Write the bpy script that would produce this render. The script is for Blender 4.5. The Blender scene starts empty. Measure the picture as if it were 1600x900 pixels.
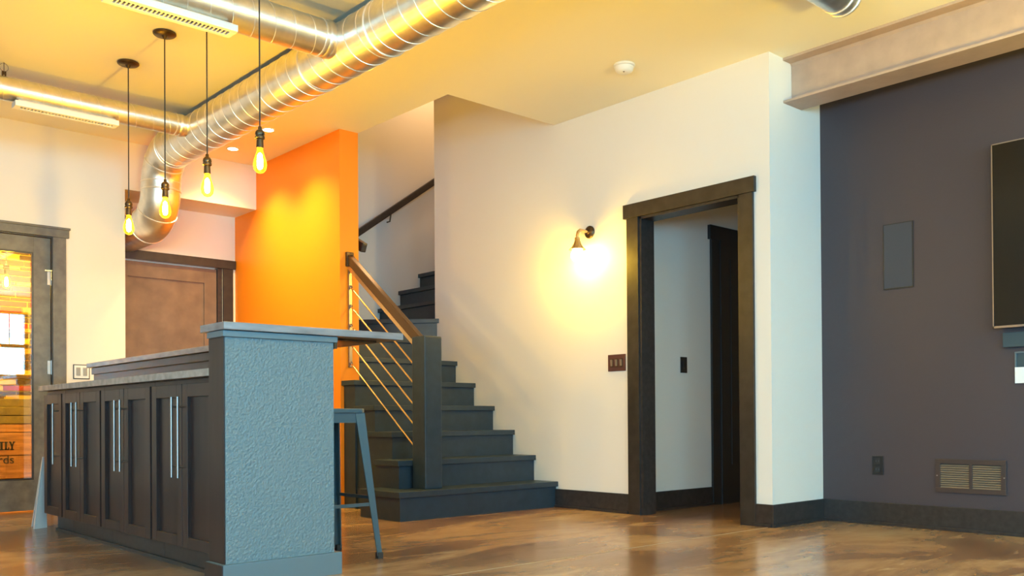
import bpy, bmesh, math, random
from mathutils import Vector, Matrix
random.seed(4)
S = bpy.context.scene
C = S.collection

# ------------------------------------------------------------------ camera
CAM_H = 0.67
cam_d = bpy.data.cameras.new('camera'); cam = bpy.data.objects.new('camera', cam_d); C.objects.link(cam)
cam_d.sensor_width = 36.0; cam_d.lens = 36.0 * 1439.83 / 1600.0
cam_d.shift_x = 0.0; cam_d.shift_y = (642.74 - 450.0) / 1600.0
right = Vector((0.7446, -0.6675, -0.0065)); fwd = Vector((0.6676, 0.7445, 0.0076)); up = Vector((-0.0003, -0.0100, 0.9999))
cam.matrix_world = Matrix(((right.x, up.x, -fwd.x, 0), (right.y, up.y, -fwd.y, 0), (right.z, up.z, -fwd.z, CAM_H), (0, 0, 0, 1)))
cam_d.clip_start = 0.05
S.camera = cam

# ------------------------------------------------------------------ world, exposure, daylight
w = bpy.data.worlds.new('world'); S.world = w; w.use_nodes = True
w.node_tree.nodes['Background'].inputs[0].default_value = (0.62, 0.82, 1.0, 1)
w.node_tree.nodes['Background'].inputs[1].default_value = 1.0
S.view_settings.view_transform = 'Standard'; S.view_settings.look = 'None'
S.view_settings.exposure = 0.54; S.view_settings.gamma = 1.0; S.view_settings.use_curve_mapping = False
S.cycles.use_denoising = True; S.cycles.max_bounces = 10; S.cycles.diffuse_bounces = 6
S.cycles.sample_clamp_indirect = 6.0; S.cycles.caustics_reflective = False; S.cycles.caustics_refractive = False

DAY = (0.15, 0.63, 1.0)
def area(name, loc, rot, sx, sy, power, col):
    d = bpy.data.lights.new(name, 'AREA'); d.shape = 'RECTANGLE'; d.size = sx; d.size_y = sy
    d.energy = power; d.color = col
    o = bpy.data.objects.new(name, d); o.location = loc; o.rotation_euler = rot; C.objects.link(o); return o
# window openings of the room behind the camera: (axis, centre, width, sill, head)
ZC = 2.885
BACK_Y, LEFT_X = -3.0, -3.0
WIN_BACK = [(-2.45, -1.15), (-0.35, 0.95), (1.75, 3.05), (3.24, 4.54)]
WIN_BACK_Z = (1.45, 2.62)
DAY_W = 92.0
for a, b in WIN_BACK:
    area('window_and_fill_light', ((a + b) / 2, BACK_Y - 0.12, sum(WIN_BACK_Z) / 2), (math.radians(90), 0, 0), b - a, WIN_BACK_Z[1] - WIN_BACK_Z[0], DAY_W, DAY)
FILL_WIN_LEFT = [(-2.7, -0.9), (-0.5, 1.3)]  # left windows added, unseen, for cool light on the lower walls
FILL_WIN_LEFT_Z = (0.25, 1.6)
for a, b in FILL_WIN_LEFT:
    area('window_and_fill_light', (LEFT_X - 0.12, (a + b) / 2, sum(FILL_WIN_LEFT_Z) / 2), (math.radians(90), 0, math.radians(-90)), b - a, FILL_WIN_LEFT_Z[1] - FILL_WIN_LEFT_Z[0], 125.0, (0.28, 0.66, 1.0))
def lamp(name, loc, power, col, rad, up=False):
    d = bpy.data.lights.new(name, 'SPOT' if up else 'POINT'); d.energy = power; d.color = col; d.shadow_soft_size = rad
    o = bpy.data.objects.new(name, d); o.location = loc; C.objects.link(o)
    if up: d.spot_size = math.radians(165); d.spot_blend = .35; o.rotation_euler = (math.pi, 0, 0)
    return o
WARM = (1.0, 0.72, 0.07)
# unseen fill lamps added: spots for the ceiling, points for stairwell and store
for p in [(0.6, -0.6, 1.6), (3.3, 0.4, 1.6), (4.6, -1.4, 1.6)]: lamp('ceiling_fill_spot', p, 165.0, WARM, .12, True)
lamp('stairwell_fill_lamp', (5.5, 7.0, 4.2), 14.0, (1.0, .62, .30), .10)  # unseen fill, added to lift the stairwell back wall
lamp('store_fill_lamp', (1.75, 8.1, 2.35), 62.0, (1.0, .74, .30), .08)  # extra unseen lamp, added to brighten the bricks

# ------------------------------------------------------------------ materials
def nm(name):
    m = bpy.data.materials.new(name); m.use_nodes = True
    nt = m.node_tree; return m, nt, nt.nodes['Principled BSDF']
def mat(name, col, rough=0.5, metal=0.0, var=0.0, vscale=6.0, bump=0.0, bscale=80.0, col2=None, stretch=None, spec=0.5, coat=0.0, bdist=0.01):
    m, nt, b = nm(name)
    b.inputs['Base Color'].default_value = (*col, 1); b.inputs['Roughness'].default_value = rough
    b.inputs['Metallic'].default_value = metal; b.inputs['Specular IOR Level'].default_value = spec
    b.inputs['Coat Weight'].default_value = coat
    tc = nt.nodes.new('ShaderNodeTexCoord'); vec = tc.outputs['Object']
    if stretch:
        mp = nt.nodes.new('ShaderNodeMapping'); mp.inputs['Scale'].default_value = stretch
        nt.links.new(vec, mp.inputs['Vector']); vec = mp.outputs['Vector']
    if var > 0 or col2:
        n = nt.nodes.new('ShaderNodeTexNoise'); n.inputs['Scale'].default_value = vscale; n.inputs['Detail'].default_value = 6
        nt.links.new(vec, n.inputs['Vector'])
        r = nt.nodes.new('ShaderNodeValToRGB'); r.color_ramp.elements[0].position = 0.32; r.color_ramp.elements[1].position = 0.68
        c2 = col2 or tuple(min(1, x * (1 + var)) for x in col); c1 = tuple(x * (1 - var) for x in col)
        r.color_ramp.elements[0].color = (*c1, 1); r.color_ramp.elements[1].color = (*c2, 1)
        nt.links.new(n.outputs['Fac'], r.inputs['Fac']); nt.links.new(r.outputs['Color'], b.inputs['Base Color'])
    if bump > 0:
        n = nt.nodes.new('ShaderNodeTexNoise'); n.inputs['Scale'].default_value = bscale; n.inputs['Detail'].default_value = 2
        nt.links.new(vec, n.inputs['Vector'])
        bp = nt.nodes.new('ShaderNodeBump'); bp.inputs['Strength'].default_value = bump; bp.inputs['Distance'].default_value = bdist
        nt.links.new(n.outputs['Fac'], bp.inputs['Height']); nt.links.new(bp.outputs['Normal'], b.inputs['Normal'])
    return m
def emit(name, col, s):
    m = bpy.data.materials.new(name); m.use_nodes = True; nt = m.node_tree
    nt.nodes.remove(nt.nodes['Principled BSDF']); e = nt.nodes.new('ShaderNodeEmission')
    e.inputs[0].default_value = (*col, 1); e.inputs[1].default_value = s
    nt.links.new(e.outputs[0], nt.nodes['Material Output'].inputs[0]); return m
def glassy(name, tint, gloss, rough=0.0):
    """clear pane: straight transmission plus a fresnel mirror share"""
    m = bpy.data.materials.new(name); m.use_nodes = True; nt = m.node_tree
    nt.nodes.remove(nt.nodes['Principled BSDF'])
    t = nt.nodes.new('ShaderNodeBsdfTransparent'); t.inputs[0].default_value = (*tint, 1)
    g = nt.nodes.new('ShaderNodeBsdfGlossy'); g.inputs['Roughness'].default_value = rough
    f = nt.nodes.new('ShaderNodeFresnel'); f.inputs['IOR'].default_value = gloss
    mx = nt.nodes.new('ShaderNodeMixShader')
    nt.links.new(f.outputs[0], mx.inputs[0]); nt.links.new(t.outputs[0], mx.inputs[1]); nt.links.new(g.outputs[0], mx.inputs[2])
    nt.links.new(mx.outputs[0], nt.nodes['Material Output'].inputs[0]); return m

M = {}
M['wall'] = mat('wall_paint', (0.79, 0.75, 0.68), 0.55, bump=0.05, bscale=160)
M['ceil'] = mat('ceiling_paint', (0.90, 0.83, 0.62), 0.7)
M['orange'] = mat('orange_paint', (0.93, 0.265, 0.004), 0.5, bump=0.05, bscale=160)
M['charcoal'] = mat('charcoal_paint', (0.055, 0.041, 0.047), 0.5, bump=0.08, bscale=140)
M['trim'] = mat('dark_stained_trim', (0.030, 0.024, 0.022), 0.38, var=0.3, vscale=30)
M['casing'] = mat('dark_casing', (0.026, 0.020, 0.016), 0.45, var=0.3, vscale=14)
M['lit_casing'] = mat('lit_dark_casing', (0.125, 0.115, 0.098), 0.4, var=0.25, vscale=14)  # dark casing colour lightened; grazing light and reflections put in
M['beam'] = mat('primed_steel_beam', (0.46, 0.33, 0.25), 0.5, var=0.08, vscale=9, bump=0.04)
M['stair'] = mat('stair_paint', (0.019, 0.033, 0.047), 0.42, var=0.15, vscale=18, bump=0.05, bscale=60)
M['cab'] = mat('espresso_cabinet', (0.036, 0.021, 0.018), 0.33, var=0.25, vscale=12, stretch=(1, 1, 0.15), spec=0.3)
M['teal'] = mat('textured_slate_paint', (0.145, 0.19, 0.20), 0.42, bump=0.6, bscale=95, bdist=0.01)
M['slate'] = mat('slate_paint', (0.12, 0.16, 0.175), 0.42)
M['bartop'] = mat('bar_stone', (0.17, 0.145, 0.14), 0.3, col2=(0.33, 0.29, 0.28), vscale=9, stretch=(0.5, 1, 3))
M['work'] = mat('worktop_stone', (0.33, 0.28, 0.24), 0.25, var=0.2, vscale=25)
M['steel'] = mat('brushed_steel', (0.36, 0.31, 0.28), 0.38, metal=1.0)
M['brass'] = mat('brass_warm_steel', (0.80, 0.56, 0.26), 0.25, metal=1.0)  # brass fittings; on steel railing parts, warm reflections painted as gold
M['rail'] = mat('bronze_rail', (0.12, 0.066, 0.028), 0.26, metal=0.5)
M['galv'] = mat('galvanised_duct', (0.84, 0.81, 0.74), 0.36, metal=1.0, var=0.10, vscale=14)
M['seam'] = mat('duct_seam', (0.95, 0.90, 0.80), 0.35, metal=0.8)
M['white'] = mat('white_enamel', (0.83, 0.81, 0.76), 0.4)
M['black'] = mat('black_plastic', (0.018, 0.017, 0.018), 0.35)
M['dark'] = mat('dark_cavity', (0.012, 0.010, 0.009), 0.8)
M['bronze'] = mat('aged_bronze', (0.10, 0.065, 0.035), 0.35, metal=0.8, var=0.3, vscale=40)
M['gun'] = mat('gunmetal_stool', (0.12, 0.18, 0.21), 0.30, metal=0.65)
M['rubber'] = mat('rubber', (0.02, 0.02, 0.02), 0.7)
M['screen'] = mat('tv_screen', (0.010, 0.009, 0.008), 0.18)
M['plate'] = mat('speaker_grille', (0.050, 0.050, 0.060), 0.55, bump=0.3, bscale=600)
M['brownplate'] = mat('brown_plate', (0.10, 0.035, 0.03), 0.35)
M['register'] = mat('register_bronze', (0.055, 0.035, 0.030), 0.4)
M['louver'] = mat('register_louver', (0.33, 0.26, 0.19), 0.35, metal=0.5)
M['paper'] = mat('paper', (0.85, 0.86, 0.84), 0.7)
M['niche_teal'] = mat('niche_teal', (0.030, 0.060, 0.075), 0.5)
M['filament'] = emit('filament', (1.0, 0.655, 0.045), 900.0)
M['sconce_glow'] = emit('sconce_bulb', (1.0, 0.60, 0.045), 360.0)
M['down_glow'] = emit('downlight_lens', (1.0, 0.70, 0.32), 60.0)
def glow_glass():
    """warm tinted bulb glass, lit through by its own filament"""
    m = glassy('amber_glass', (1.0, 0.86, 0.45), 1.12); nt = m.node_tree; out = nt.nodes['Material Output']
    e = nt.nodes.new('ShaderNodeEmission'); e.inputs[0].default_value = (1.0, .50, .03, 1); e.inputs[1].default_value = .55
    a = nt.nodes.new('ShaderNodeAddShader'); nt.links.new(out.inputs[0].links[0].from_socket, a.inputs[0]); nt.links.new(e.outputs[0], a.inputs[1])
    nt.links.new(a.outputs[0], out.inputs[0]); return m
M['amber'] = glow_glass()
M['pane'] = glassy('door_glass', (0.97, 0.97, 0.94), 2.25)
M['crate'] = mat('crate_pine', (0.55, 0.27, 0.07), 0.6, var=0.35, vscale=5, stretch=(1, 1, 9))
M['olive'] = mat('barrel_olive', (0.26, 0.20, 0.035), 0.6, var=0.4, vscale=8)
M['ink'] = mat('stencil_ink', (0.03, 0.035, 0.02), 0.7)
M['mortar'] = mat('brick_mortar', (0.85, 0.64, 0.08), 0.8, var=0.1)
BRICKS = [mat('brick_gold', (0.72, 0.47, 0.04), 0.7, var=0.15), mat('brick_red', (0.34, 0.045, 0.010), 0.7, var=0.25),
          mat('brick_olive', (0.10, 0.06, 0.018), 0.8, var=0.35, vscale=40), mat('brick_amber', (0.50, 0.27, 0.03), 0.7, var=0.2)]

# stained polished concrete
def floor_mat():
    m, nt, b = nm('stained_concrete'); tc = nt.nodes.new('ShaderNodeTexCoord')
    def noise(scale, det, st, dist=0.0, rough=0.6):
        mp = nt.nodes.new('ShaderNodeMapping'); mp.inputs['Scale'].default_value = st; mp.inputs['Rotation'].default_value = (0, 0, math.radians(-42))
        nt.links.new(tc.outputs['Object'], mp.inputs['Vector'])
        n = nt.nodes.new('ShaderNodeTexNoise'); n.inputs['Scale'].default_value = scale; n.inputs['Detail'].default_value = det
        n.inputs['Distortion'].default_value = dist; n.inputs['Roughness'].default_value = rough
        nt.links.new(mp.outputs['Vector'], n.inputs['Vector']); return n
    n1 = noise(1.0, 9, (0.8, 1.5, 1), 0.6, 0.62); r1 = nt.nodes.new('ShaderNodeValToRGB'); e = r1.color_ramp.elements
    e[0].position = 0.26; e[0].color = (0.125, 0.066, 0.038, 1); e[1].position = 0.78; e[1].color = (0.60, 0.42, 0.235, 1)
    k = e.new(0.46); k.color = (0.27, 0.150, 0.085, 1); k = e.new(0.58); k.color = (0.46, 0.285, 0.155, 1)
    nt.links.new(n1.outputs['Fac'], r1.inputs['Fac'])
    n2 = noise(4.5, 7, (0.45, 1.5, 1), 0.9); r2 = nt.nodes.new('ShaderNodeValToRGB')
    r2.color_ramp.elements[0].position = 0.60; r2.color_ramp.elements[0].color = (0, 0, 0, 1)
    r2.color_ramp.elements[1].position = 0.76; r2.color_ramp.elements[1].color = (0.6, 0.6, 0.6, 1)
    nt.links.new(n2.outputs['Fac'], r2.inputs['Fac'])
    mx = nt.nodes.new('ShaderNodeMix'); mx.data_type = 'RGBA'
    nt.links.new(r2.outputs['Color'], mx.inputs[0]); nt.links.new(r1.outputs['Color'], mx.inputs[6]); mx.inputs[7].default_value = (0.70, 0.54, 0.31, 1)
    nt.links.new(mx.outputs[2], b.inputs['Base Color'])
    mr = nt.nodes.new('ShaderNodeMapRange'); mr.inputs[3].default_value = 0.10; mr.inputs[4].default_value = 0.32
    nt.links.new(n2.outputs['Fac'], mr.inputs[0]); nt.links.new(mr.outputs[0], b.inputs['Roughness'])
    bp = nt.nodes.new('ShaderNodeBump'); bp.inputs['Strength'].default_value = 0.05; bp.inputs['Distance'].default_value = 0.01
    nt.links.new(n2.outputs['Fac'], bp.inputs['Height']); nt.links.new(bp.outputs['Normal'], b.inputs['Normal'])
    b.inputs['Specular IOR Level'].default_value = 0.6
    return m
M['floor'] = floor_mat()

# ------------------------------------------------------------------ mesh builder
def origin(o):
    v = Vector((0, 0, 0))
    while o is not None:
        v += Vector(o.location); o = o.parent
    return v
class MB:
    def __init__(s): s.v = []; s.f = []
    def add(s, vs, fs):
        n = len(s.v); s.v += [Vector(p) for p in vs]; s.f += [[i + n for i in f] for f in fs]; return s
    def box(s, x0, x1, y0, y1, z0, z1):
        return s.hexa([(x0, y0, z0), (x1, y0, z0), (x1, y1, z0), (x0, y1, z0), (x0, y0, z1), (x1, y0, z1), (x1, y1, z1), (x0, y1, z1)])
    def hexa(s, p):
        return s.add(p, [(0, 3, 2, 1), (4, 5, 6, 7), (0, 1, 5, 4), (1, 2, 6, 5), (2, 3, 7, 6), (3, 0, 4, 7)])
    def prism(s, poly, z0, z1):
        n = len(poly)
        return s.add([(x, y, z0) for x, y in poly] + [(x, y, z1) for x, y in poly],
                     [list(range(n))[::-1], list(range(n, 2 * n))] + [(i, (i + 1) % n, n + (i + 1) % n, n + i) for i in range(n)])
    def bar(s, a, b, wx, wz, side=None):
        """rectangular bar from a to b; wx across 'side', wz the other way"""
        a = Vector(a); b = Vector(b); d = (b - a).normalized()
        u = Vector(side).normalized() if side else (d.cross(Vector((0, 0, 1))) if abs(d.z) < 0.95 else Vector((1, 0, 0)))
        u = (u - d * u.dot(d)).normalized(); v = d.cross(u)
        q = [(-1, -1), (1, -1), (1, 1), (-1, 1)]
        return s.hexa([a + u * (i * wx / 2) + v * (j * wz / 2) for i, j in q] + [b + u * (i * wx / 2) + v * (j * wz / 2) for i, j in q])
    def sweep(s, path, r, n=12, caps=True):
        path = [Vector(p) for p in path]; m = len(path)
        rs = r if isinstance(r, (list, tuple)) else [r] * m
        t0 = (path[1] - path[0]).normalized()
        u = t0.cross(Vector((0, 0, 1)));
        if u.length < 0.1: u = t0.cross(Vector((1, 0, 0)))
        u.normalize(); vs = []; fs = []
        for i, p in enumerate(path):
            t = (path[min(i + 1, m - 1)] - path[max(i - 1, 0)]).normalized()
            u = (u - t * u.dot(t)).normalized(); v = t.cross(u)
            for k in range(n):
                a = 2 * math.pi * k / n; vs.append(p + (u * math.cos(a) + v * math.sin(a)) * rs[i])
        for i in range(m - 1):
            for k in range(n):
                fs.append((i * n + k, i * n + (k + 1) % n, (i + 1) * n + (k + 1) % n, (i + 1) * n + k))
        if caps: fs.append(list(range(n))[::-1]); fs.append([(m - 1) * n + k for k in range(n)])
        return s.add(vs, fs)
    def lathe(s, prof, c, ax=(0, 0, 1), n=20):
        """prof: (radius, height along ax)"""
        ax = Vector(ax).normalized(); u = ax.orthogonal().normalized(); v = ax.cross(u); c = Vector(c); vs = []; fs = []
        m = len(prof)
        for r, h in prof:
            for k in range(n):
                a = 2 * math.pi * k / n; vs.append(c + ax * h + (u * math.cos(a) + v * math.sin(a)) * max(r, 1e-4))
        for i in range(m - 1):
            for k in range(n):
                fs.append((i * n + k, i * n + (k + 1) % n, (i + 1) * n + (k + 1) % n, (i + 1) * n + k))
        fs.append(list(range(n))[::-1]); fs.append([(m - 1) * n + k for k in range(n)])
        return s.add(vs, fs)
    def build(s, name, m, parent=None, smooth=False, bevel=0.0, loc=None, seg=2):
        o0 = origin(parent)
        base = Vector(loc) if loc is not None else o0
        me = bpy.data.meshes.new(name); me.from_pydata([tuple(p - base) for p in s.v], [], s.f)
        me.materials.append(M[m] if isinstance(m, str) else m)
        bm = bmesh.new(); bm.from_mesh(me); bmesh.ops.recalc_face_normals(bm, faces=bm.faces[:])
        if bevel > 0: bmesh.ops.bevel(bm, geom=[e for e in bm.edges], offset=bevel, segments=seg, profile=0.7, affect='EDGES', clamp_overlap=True)
        bm.to_mesh(me); bm.free()
        if smooth:
            for p in me.polygons: p.use_smooth = True
            me.set_sharp_from_angle(angle=math.radians(40))
        o = bpy.data.objects.new(name, me); C.objects.link(o)
        if parent is not None: o.parent = parent; o.location = base - o0
        else: o.location = base
        return o
def B(*a): return MB().box(*a)
def tag(o, label=None, cat=None, group=None, kind=None):
    if label: o['label'] = label
    if cat: o['category'] = cat
    if group: o['group'] = group
    if kind: o['kind'] = kind
    return o
def thing(name, loc, label, cat, group=None):
    o = bpy.data.objects.new(name, None); o.empty_display_size = 0.1; o.location = loc; C.objects.link(o)
    return tag(o, label, cat, group)
def st(mb, name, m, label=None, parent=None, **k):
    o = mb.build(name, m, parent, **k)
    if parent is None:
        o['kind'] = 'structure'
        if label: o['label'] = label
    return o

# ------------------------------------------------------------------ room shell
XS, XT, YR = 4.89, 5.48, 3.10           # stair-side wall, charcoal wall, return
XO0, XO1, YO = 3.707, 3.873, 6.085      # orange wall
YL, YN, YB = 7.46, 7.88, 7.50           # far wall, door recess, stairwell back wall
YW = 6.455                              # end of the stair-side wall
YH = 4.23                               # little hall behind the cased opening
TOP = 5.0

fl = st(MB().box(LEFT_X - .2, 8.0, BACK_Y - .2, 9.6, -0.12, 0.0), 'floor', 'floor', 'polished brown stained concrete floor with cloudy mottling')
st(B(LEFT_X, XS + .1, 3.118, 3.124, -0.002, 0.0012), 'joint', mat('joint_fill', (0.36, 0.26, 0.16), 0.4), parent=fl)

cl = MB()
cl.box(LEFT_X - .2, XO1, BACK_Y - .2, YL + .1, ZC, ZC + .18)
cl.box(XO1, XS + .12, BACK_Y - .2, 4.955, ZC, ZC + .18)
cl.box(XS + .12, XT + .2, BACK_Y - .2, YR + .12, ZC, ZC + .18)
st(cl, 'ceiling', 'ceil', 'cream painted ceiling with a square stairwell opening')

# wall with the cased opening
OY0, OY1, OZ = 3.312, 4.125, 2.052
wr = MB()
wr.box(XS, XS + .13, YR, OY0, 0, TOP); wr.box(XS, XS + .13, OY1, YW, 0, TOP); wr.box(XS, XS + .13, OY0, OY1, OZ, TOP)
st(wr, 'wall_right', 'wall', 'cream wall with the glowing sconce and dark cased opening')
st(B(XS + .13, XT + .15, YR, YR + .12, 0, ZC), 'wall_return', 'wall', 'narrow pale wall return beside the charcoal wall')
st(B(XT, XT + .15, BACK_Y, YR, 0, ZC), 'wall_charcoal', 'charcoal', 'charcoal painted wall carrying the television and vent')
# hall behind the opening
st(B(XS + .13, 7.0, YH, YH + .1, 0, 2.7), 'wall_hall', 'wall', 'pale hall wall seen through the cased opening')
hs = MB(); hs.box(7.0, 7.1, YR + .12, YH + .1, 0, 2.7); hs.box(XT + .15, 7.0, YR + .02, YR + .12, 0, 2.7)
st(hs, 'wall_hall_end', 'wall')
st(B(XS + .13, 7.1, YR + .12, YH + .1, 2.6, 2.75), 'ceiling_hall', 'wall')
# orange wall, stairwell
st(B(XO0, XO1, YO, YN + .1, 0, ZC), 'wall_orange', 'orange', 'bright orange partition wall beside the staircase')
sw = MB(); sw.box(XO1 - .1, 7.6, YB, YB + .12, 0, TOP)
st(sw, 'wall_stair_back', 'wall', 'tan stairwell back wall carrying the upper handrail')
sf = MB(); sf.box(XO1 - .1, XO1, 4.955 - .1, YB + .12, ZC + .18, TOP); sf.box(XO1 - .1, XS, 4.855, 4.955, ZC + .18, TOP)
st(sf, 'wall_stair_shaft', 'wall')
st(B(XS + .13, 7.6, YW - .12, YW, 0, TOP), 'wall_stair_side', 'wall')
st(B(7.5, 7.6, YW, YB, 0, TOP), 'wall_stair_end', 'wall')
st(B(XO1 - .1, 7.6, 4.85, YB + .12, TOP, TOP + .1), 'ceiling_stairwell', 'wall')
# far wall with the glass door, recess with the brown door
NX0 = 2.588
DX0, DX1, DZ = 1.13, 2.05, 2.054
wf = MB()
wf.box(LEFT_X, DX0, YL, YL + .12, 0, ZC); wf.box(DX1, NX0, YL, YL + .12, 0, ZC); wf.box(DX0, DX1, YL, YL + .12, DZ, ZC)
wf.box(NX0, XO0, YL, YN, 2.505, ZC)
st(wf, 'wall_far', 'wall', 'cream far wall holding the glass door, with soffit over the recess')
NDX0, NDX1 = 2.66, 3.57
wn = MB(); wn.box(NX0, NDX0, YN, YN + .12, 0, 2.505); wn.box(NDX1, XO0, YN, YN + .12, 0, 2.505); wn.box(NDX0, NDX1, YN, YN + .12, 2.03, 2.505)
wn.box(NX0 - .08, NX0, YL + .12, YN + .12, 0, 2.505); wn.box(NX0, XO0, YN, YN + .12, 2.505, ZC)
st(wn, 'wall_recess', 'wall', 'cream recess wall above the brown door')
# walls behind the camera with window openings
def wall_openings(mb, u0, u1, ops, z0, z1, put):
    u = u0
    for a, b in ops:
        put(mb, u, a, 0, ZC); put(mb, a, b, 0, z0); put(mb, a, b, z1, ZC); u = b
    put(mb, u, u1, 0, ZC)
wb = MB(); wall_openings(wb, LEFT_X - .2, XT + .15, WIN_BACK, *WIN_BACK_Z, lambda m, a, b, c, d: m.box(a, b, BACK_Y - .15, BACK_Y, c, d))
st(wb, 'wall_back', 'wall')
wl = MB(); wall_openings(wl, BACK_Y - .15, YL + .12, FILL_WIN_LEFT, *FILL_WIN_LEFT_Z, lambda m, a, b, c, d: m.box(LEFT_X - .15, LEFT_X, a, b, c, d))
st(wl, 'wall_left', 'wall')
for i, (a, b) in enumerate(WIN_BACK):
    z0, z1 = WIN_BACK_Z; zm = 2.008; f = MB()
    for x0, x1, c, d in [(a, a + .05, z0, z1), (b - .05, b, z0, z1), (a, b, z0, z0 + .05), (a, b, z1 - .05, z1), (a, b, zm - .03, zm + .03)]:
        f.box(x0, x1, BACK_Y - .08, BACK_Y + .01, c, d)
    for t in (0.22, 0.5, 0.78): f.box(b - (b - a) * t - .007, b - (b - a) * t + .007, BACK_Y - .06, BACK_Y - .03, zm, z1)
    st(f, 'window_%d' % (i + 1), 'casing')

# skirting boards
def base(name, x0, x1, y0, y1, side, label=None):
    """side: axis letter and direction the face looks"""
    m = MB().box(x0, x1, y0, y1, 0, .138)
    o = st(m, name, 'trim', label, bevel=.003)
    s = {'-x': (x0 - .011, x0, y0, y1), '-y': (x0, x1, y0 - .011, y0), '+x': (x1, x1 + .011, y0, y1)}[side]
    st(MB().box(*s, 0, .018), 'shoe_moulding', 'trim', parent=o, bevel=.003)
    return o
base('baseboard_right', XS - .014, XS, 4.232, 4.958, '-x', 'dark skirting between the stairs and the cased opening')
base('baseboard_corner', XS - .014, XS, YR + .0005, 3.214, '-x', 'short dark skirting at the wall corner')
base('baseboard_return', XS - .014, XT, YR - .014, YR, '-y', 'dark skirting along the narrow wall return')
base('baseboard_charcoal', XT - .014, XT, BACK_Y, YR - .014, '-x', 'dark skirting under the charcoal wall')
base('baseboard_hall', XS + .13, 5.836, YH - .014, YH, '-y', 'dark skirting on the hall wall')
base('baseboard_orange', XO0 - .014, XO0, YO, YN, '-x', 'dark skirting below the orange wall')
base('baseboard_far', 2.15, NX0, YL - .014, YL, '-y', 'dark skirting between the glass door and recess')
base('baseboard_far_end', LEFT_X, 1.03, YL - .014, YL, '-y')

# cased opening trim
t = MB()
t.box(XS - .018, XS, OY1 + .002, OY1 + .105, 0, OZ)
t.box(XS - .018, XS, OY0 - .1, OY0, 0, OZ)
o1 = st(t, 'trim_1', 'casing', 'dark wooden casing around the open hall doorway', bevel=.002)
st(B(XS - .026, XS, 3.195, 4.255, OZ, 2.148), 'header_board', 'casing', parent=o1, bevel=.002)
jm = MB(); jm.box(XS - .004, XS + .134, OY1 - .016, OY1 + .004, 0, OZ); jm.box(XS - .004, XS + .134, OY0 - .004, OY0 + .016, 0, OZ); jm.box(XS - .004, XS + .134, OY0, OY1, OZ - .016, OZ + .004)
st(jm, 'jamb', 'trim', parent=o1)
# dark door on the hall wall
d4 = st(B(5.94, 6.80, YH - .03, YH, 0, 2.03), 'door_3', 'black', 'black door on the hall wall')
st(MB().box(6.06, 6.68, YH - .036, YH - .03, .30, 1.9), 'panel', 'black', parent=d4, bevel=.002)
t = MB(); t.box(5.836, 5.94, YH - .02, YH, 0, 2.03); t.box(6.80, 6.90, YH - .02, YH, 0, 2.03); t.box(5.81, 6.93, YH - .028, YH, 2.03, 2.138)
st(t, 'trim_2', 'black', 'black casing of the hall door', bevel=.002)

# steel beam over the charcoal wall
bm_ = MB(); X0, X1, XWb, z0 = 5.044, 5.250, 5.147, 2.606
bm_.box(X0, X1, BACK_Y, YR - .002, z0, z0 + .014); bm_.box(X0, X1, BACK_Y, YR - .002, ZC - .016, ZC - .001); bm_.box(XWb - .006, XWb + .006, BACK_Y, YR - .002, z0 + .014, ZC - .016)
for sx in (-1, 1):  # rolled fillets
    for zz, sz in ((z0 + .014, 1), (ZC - .016, -1)):
        x = XWb + sx * .006
        bm_.prism([(0, 0), (1, 0), (0, 1)], 0, 1) if False else bm_.add([(x, BACK_Y, zz), (x + sx * .014, BACK_Y, zz), (x, BACK_Y, zz + sz * .014), (x, YR - .002, zz), (x + sx * .014, YR - .002, zz), (x, YR - .002, zz + sz * .014)], [(0, 1, 2), (3, 5, 4), (0, 3, 4, 1), (1, 4, 5, 2), (2, 5, 3, 0)])
tag(bm_.build('steel_beam', 'beam', bevel=.0), 'brown steel beam with wide flanges under the ceiling', 'beam')

# ------------------------------------------------------------------ glass door in the far wall
d1 = MB(); YD = YL + .01
d1.box(1.926, 2.043, YD, YD + .045, .012, 2.045); d1.box(1.137, 1.254, YD, YD + .045, .012, 2.045)
d1.box(1.254, 1.926, YD, YD + .045, 1.929, 2.045); d1.box(1.254, 1.926, YD, YD + .045, .012, .236)
door1 = st(d1, 'door_1', 'lit_casing', 'dark door, grazing light painted in, with a tall glass pane', bevel=.002)
st(B(1.25, 1.93, YD + .018, YD + .026, .232, 1.933), 'glass_pane', 'pane', parent=door1)
gb = MB()
for q in [(1.254, 1.266, .236, 1.929), (1.914, 1.926, .236, 1.929), (1.266, 1.914, .236, .248), (1.266, 1.914, 1.917, 1.929)]:
    gb.box(q[0], q[1], YD + .004, YD + .017, q[2], q[3])
st(gb, 'glazing_bead', 'trim', parent=door1)
for z in (1.745, 1.075, .30):
    h = MB().lathe([(.006, -.055), (.007, -.052), (.007, .052), (.006, .055)], (2.047, YD - .006, z), n=10)
    h.box(2.020, 2.046, YD - .003, YD + .001, z - .05, z + .05)
    st(h, 'hinge', 'steel', parent=door1)
h = MB().bar((2.00, YD - .012, 1.80), (2.055, YD - .012, 1.803), .006, .008); h.bar((2.047, YD - .010, 1.80), (2.047, YD - .010, 1.73), .008, .008)
st(h, 'door_stop', 'brass', parent=door1)
hd = MB().sweep([(1.20, YD - .05, .95), (1.20, YD - .05, 1.25)], .009, 10); hd.sweep([(1.20, YD, .98), (1.20, YD - .05, .98)], .006, 8); hd.sweep([(1.20, YD, 1.22), (1.20, YD - .05, 1.22)], .006, 8)
st(hd, 'handle', 'steel', parent=door1, smooth=True)
t = MB(); t.box(2.052, 2.146, YL - .02, YL, 0, 2.056); t.box(1.034, 1.128, YL - .02, YL, 0, 2.056)
o3 = st(t, 'trim_3', 'lit_casing', 'dark casing, grazing light painted in, around the glass door', bevel=.002)
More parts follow.
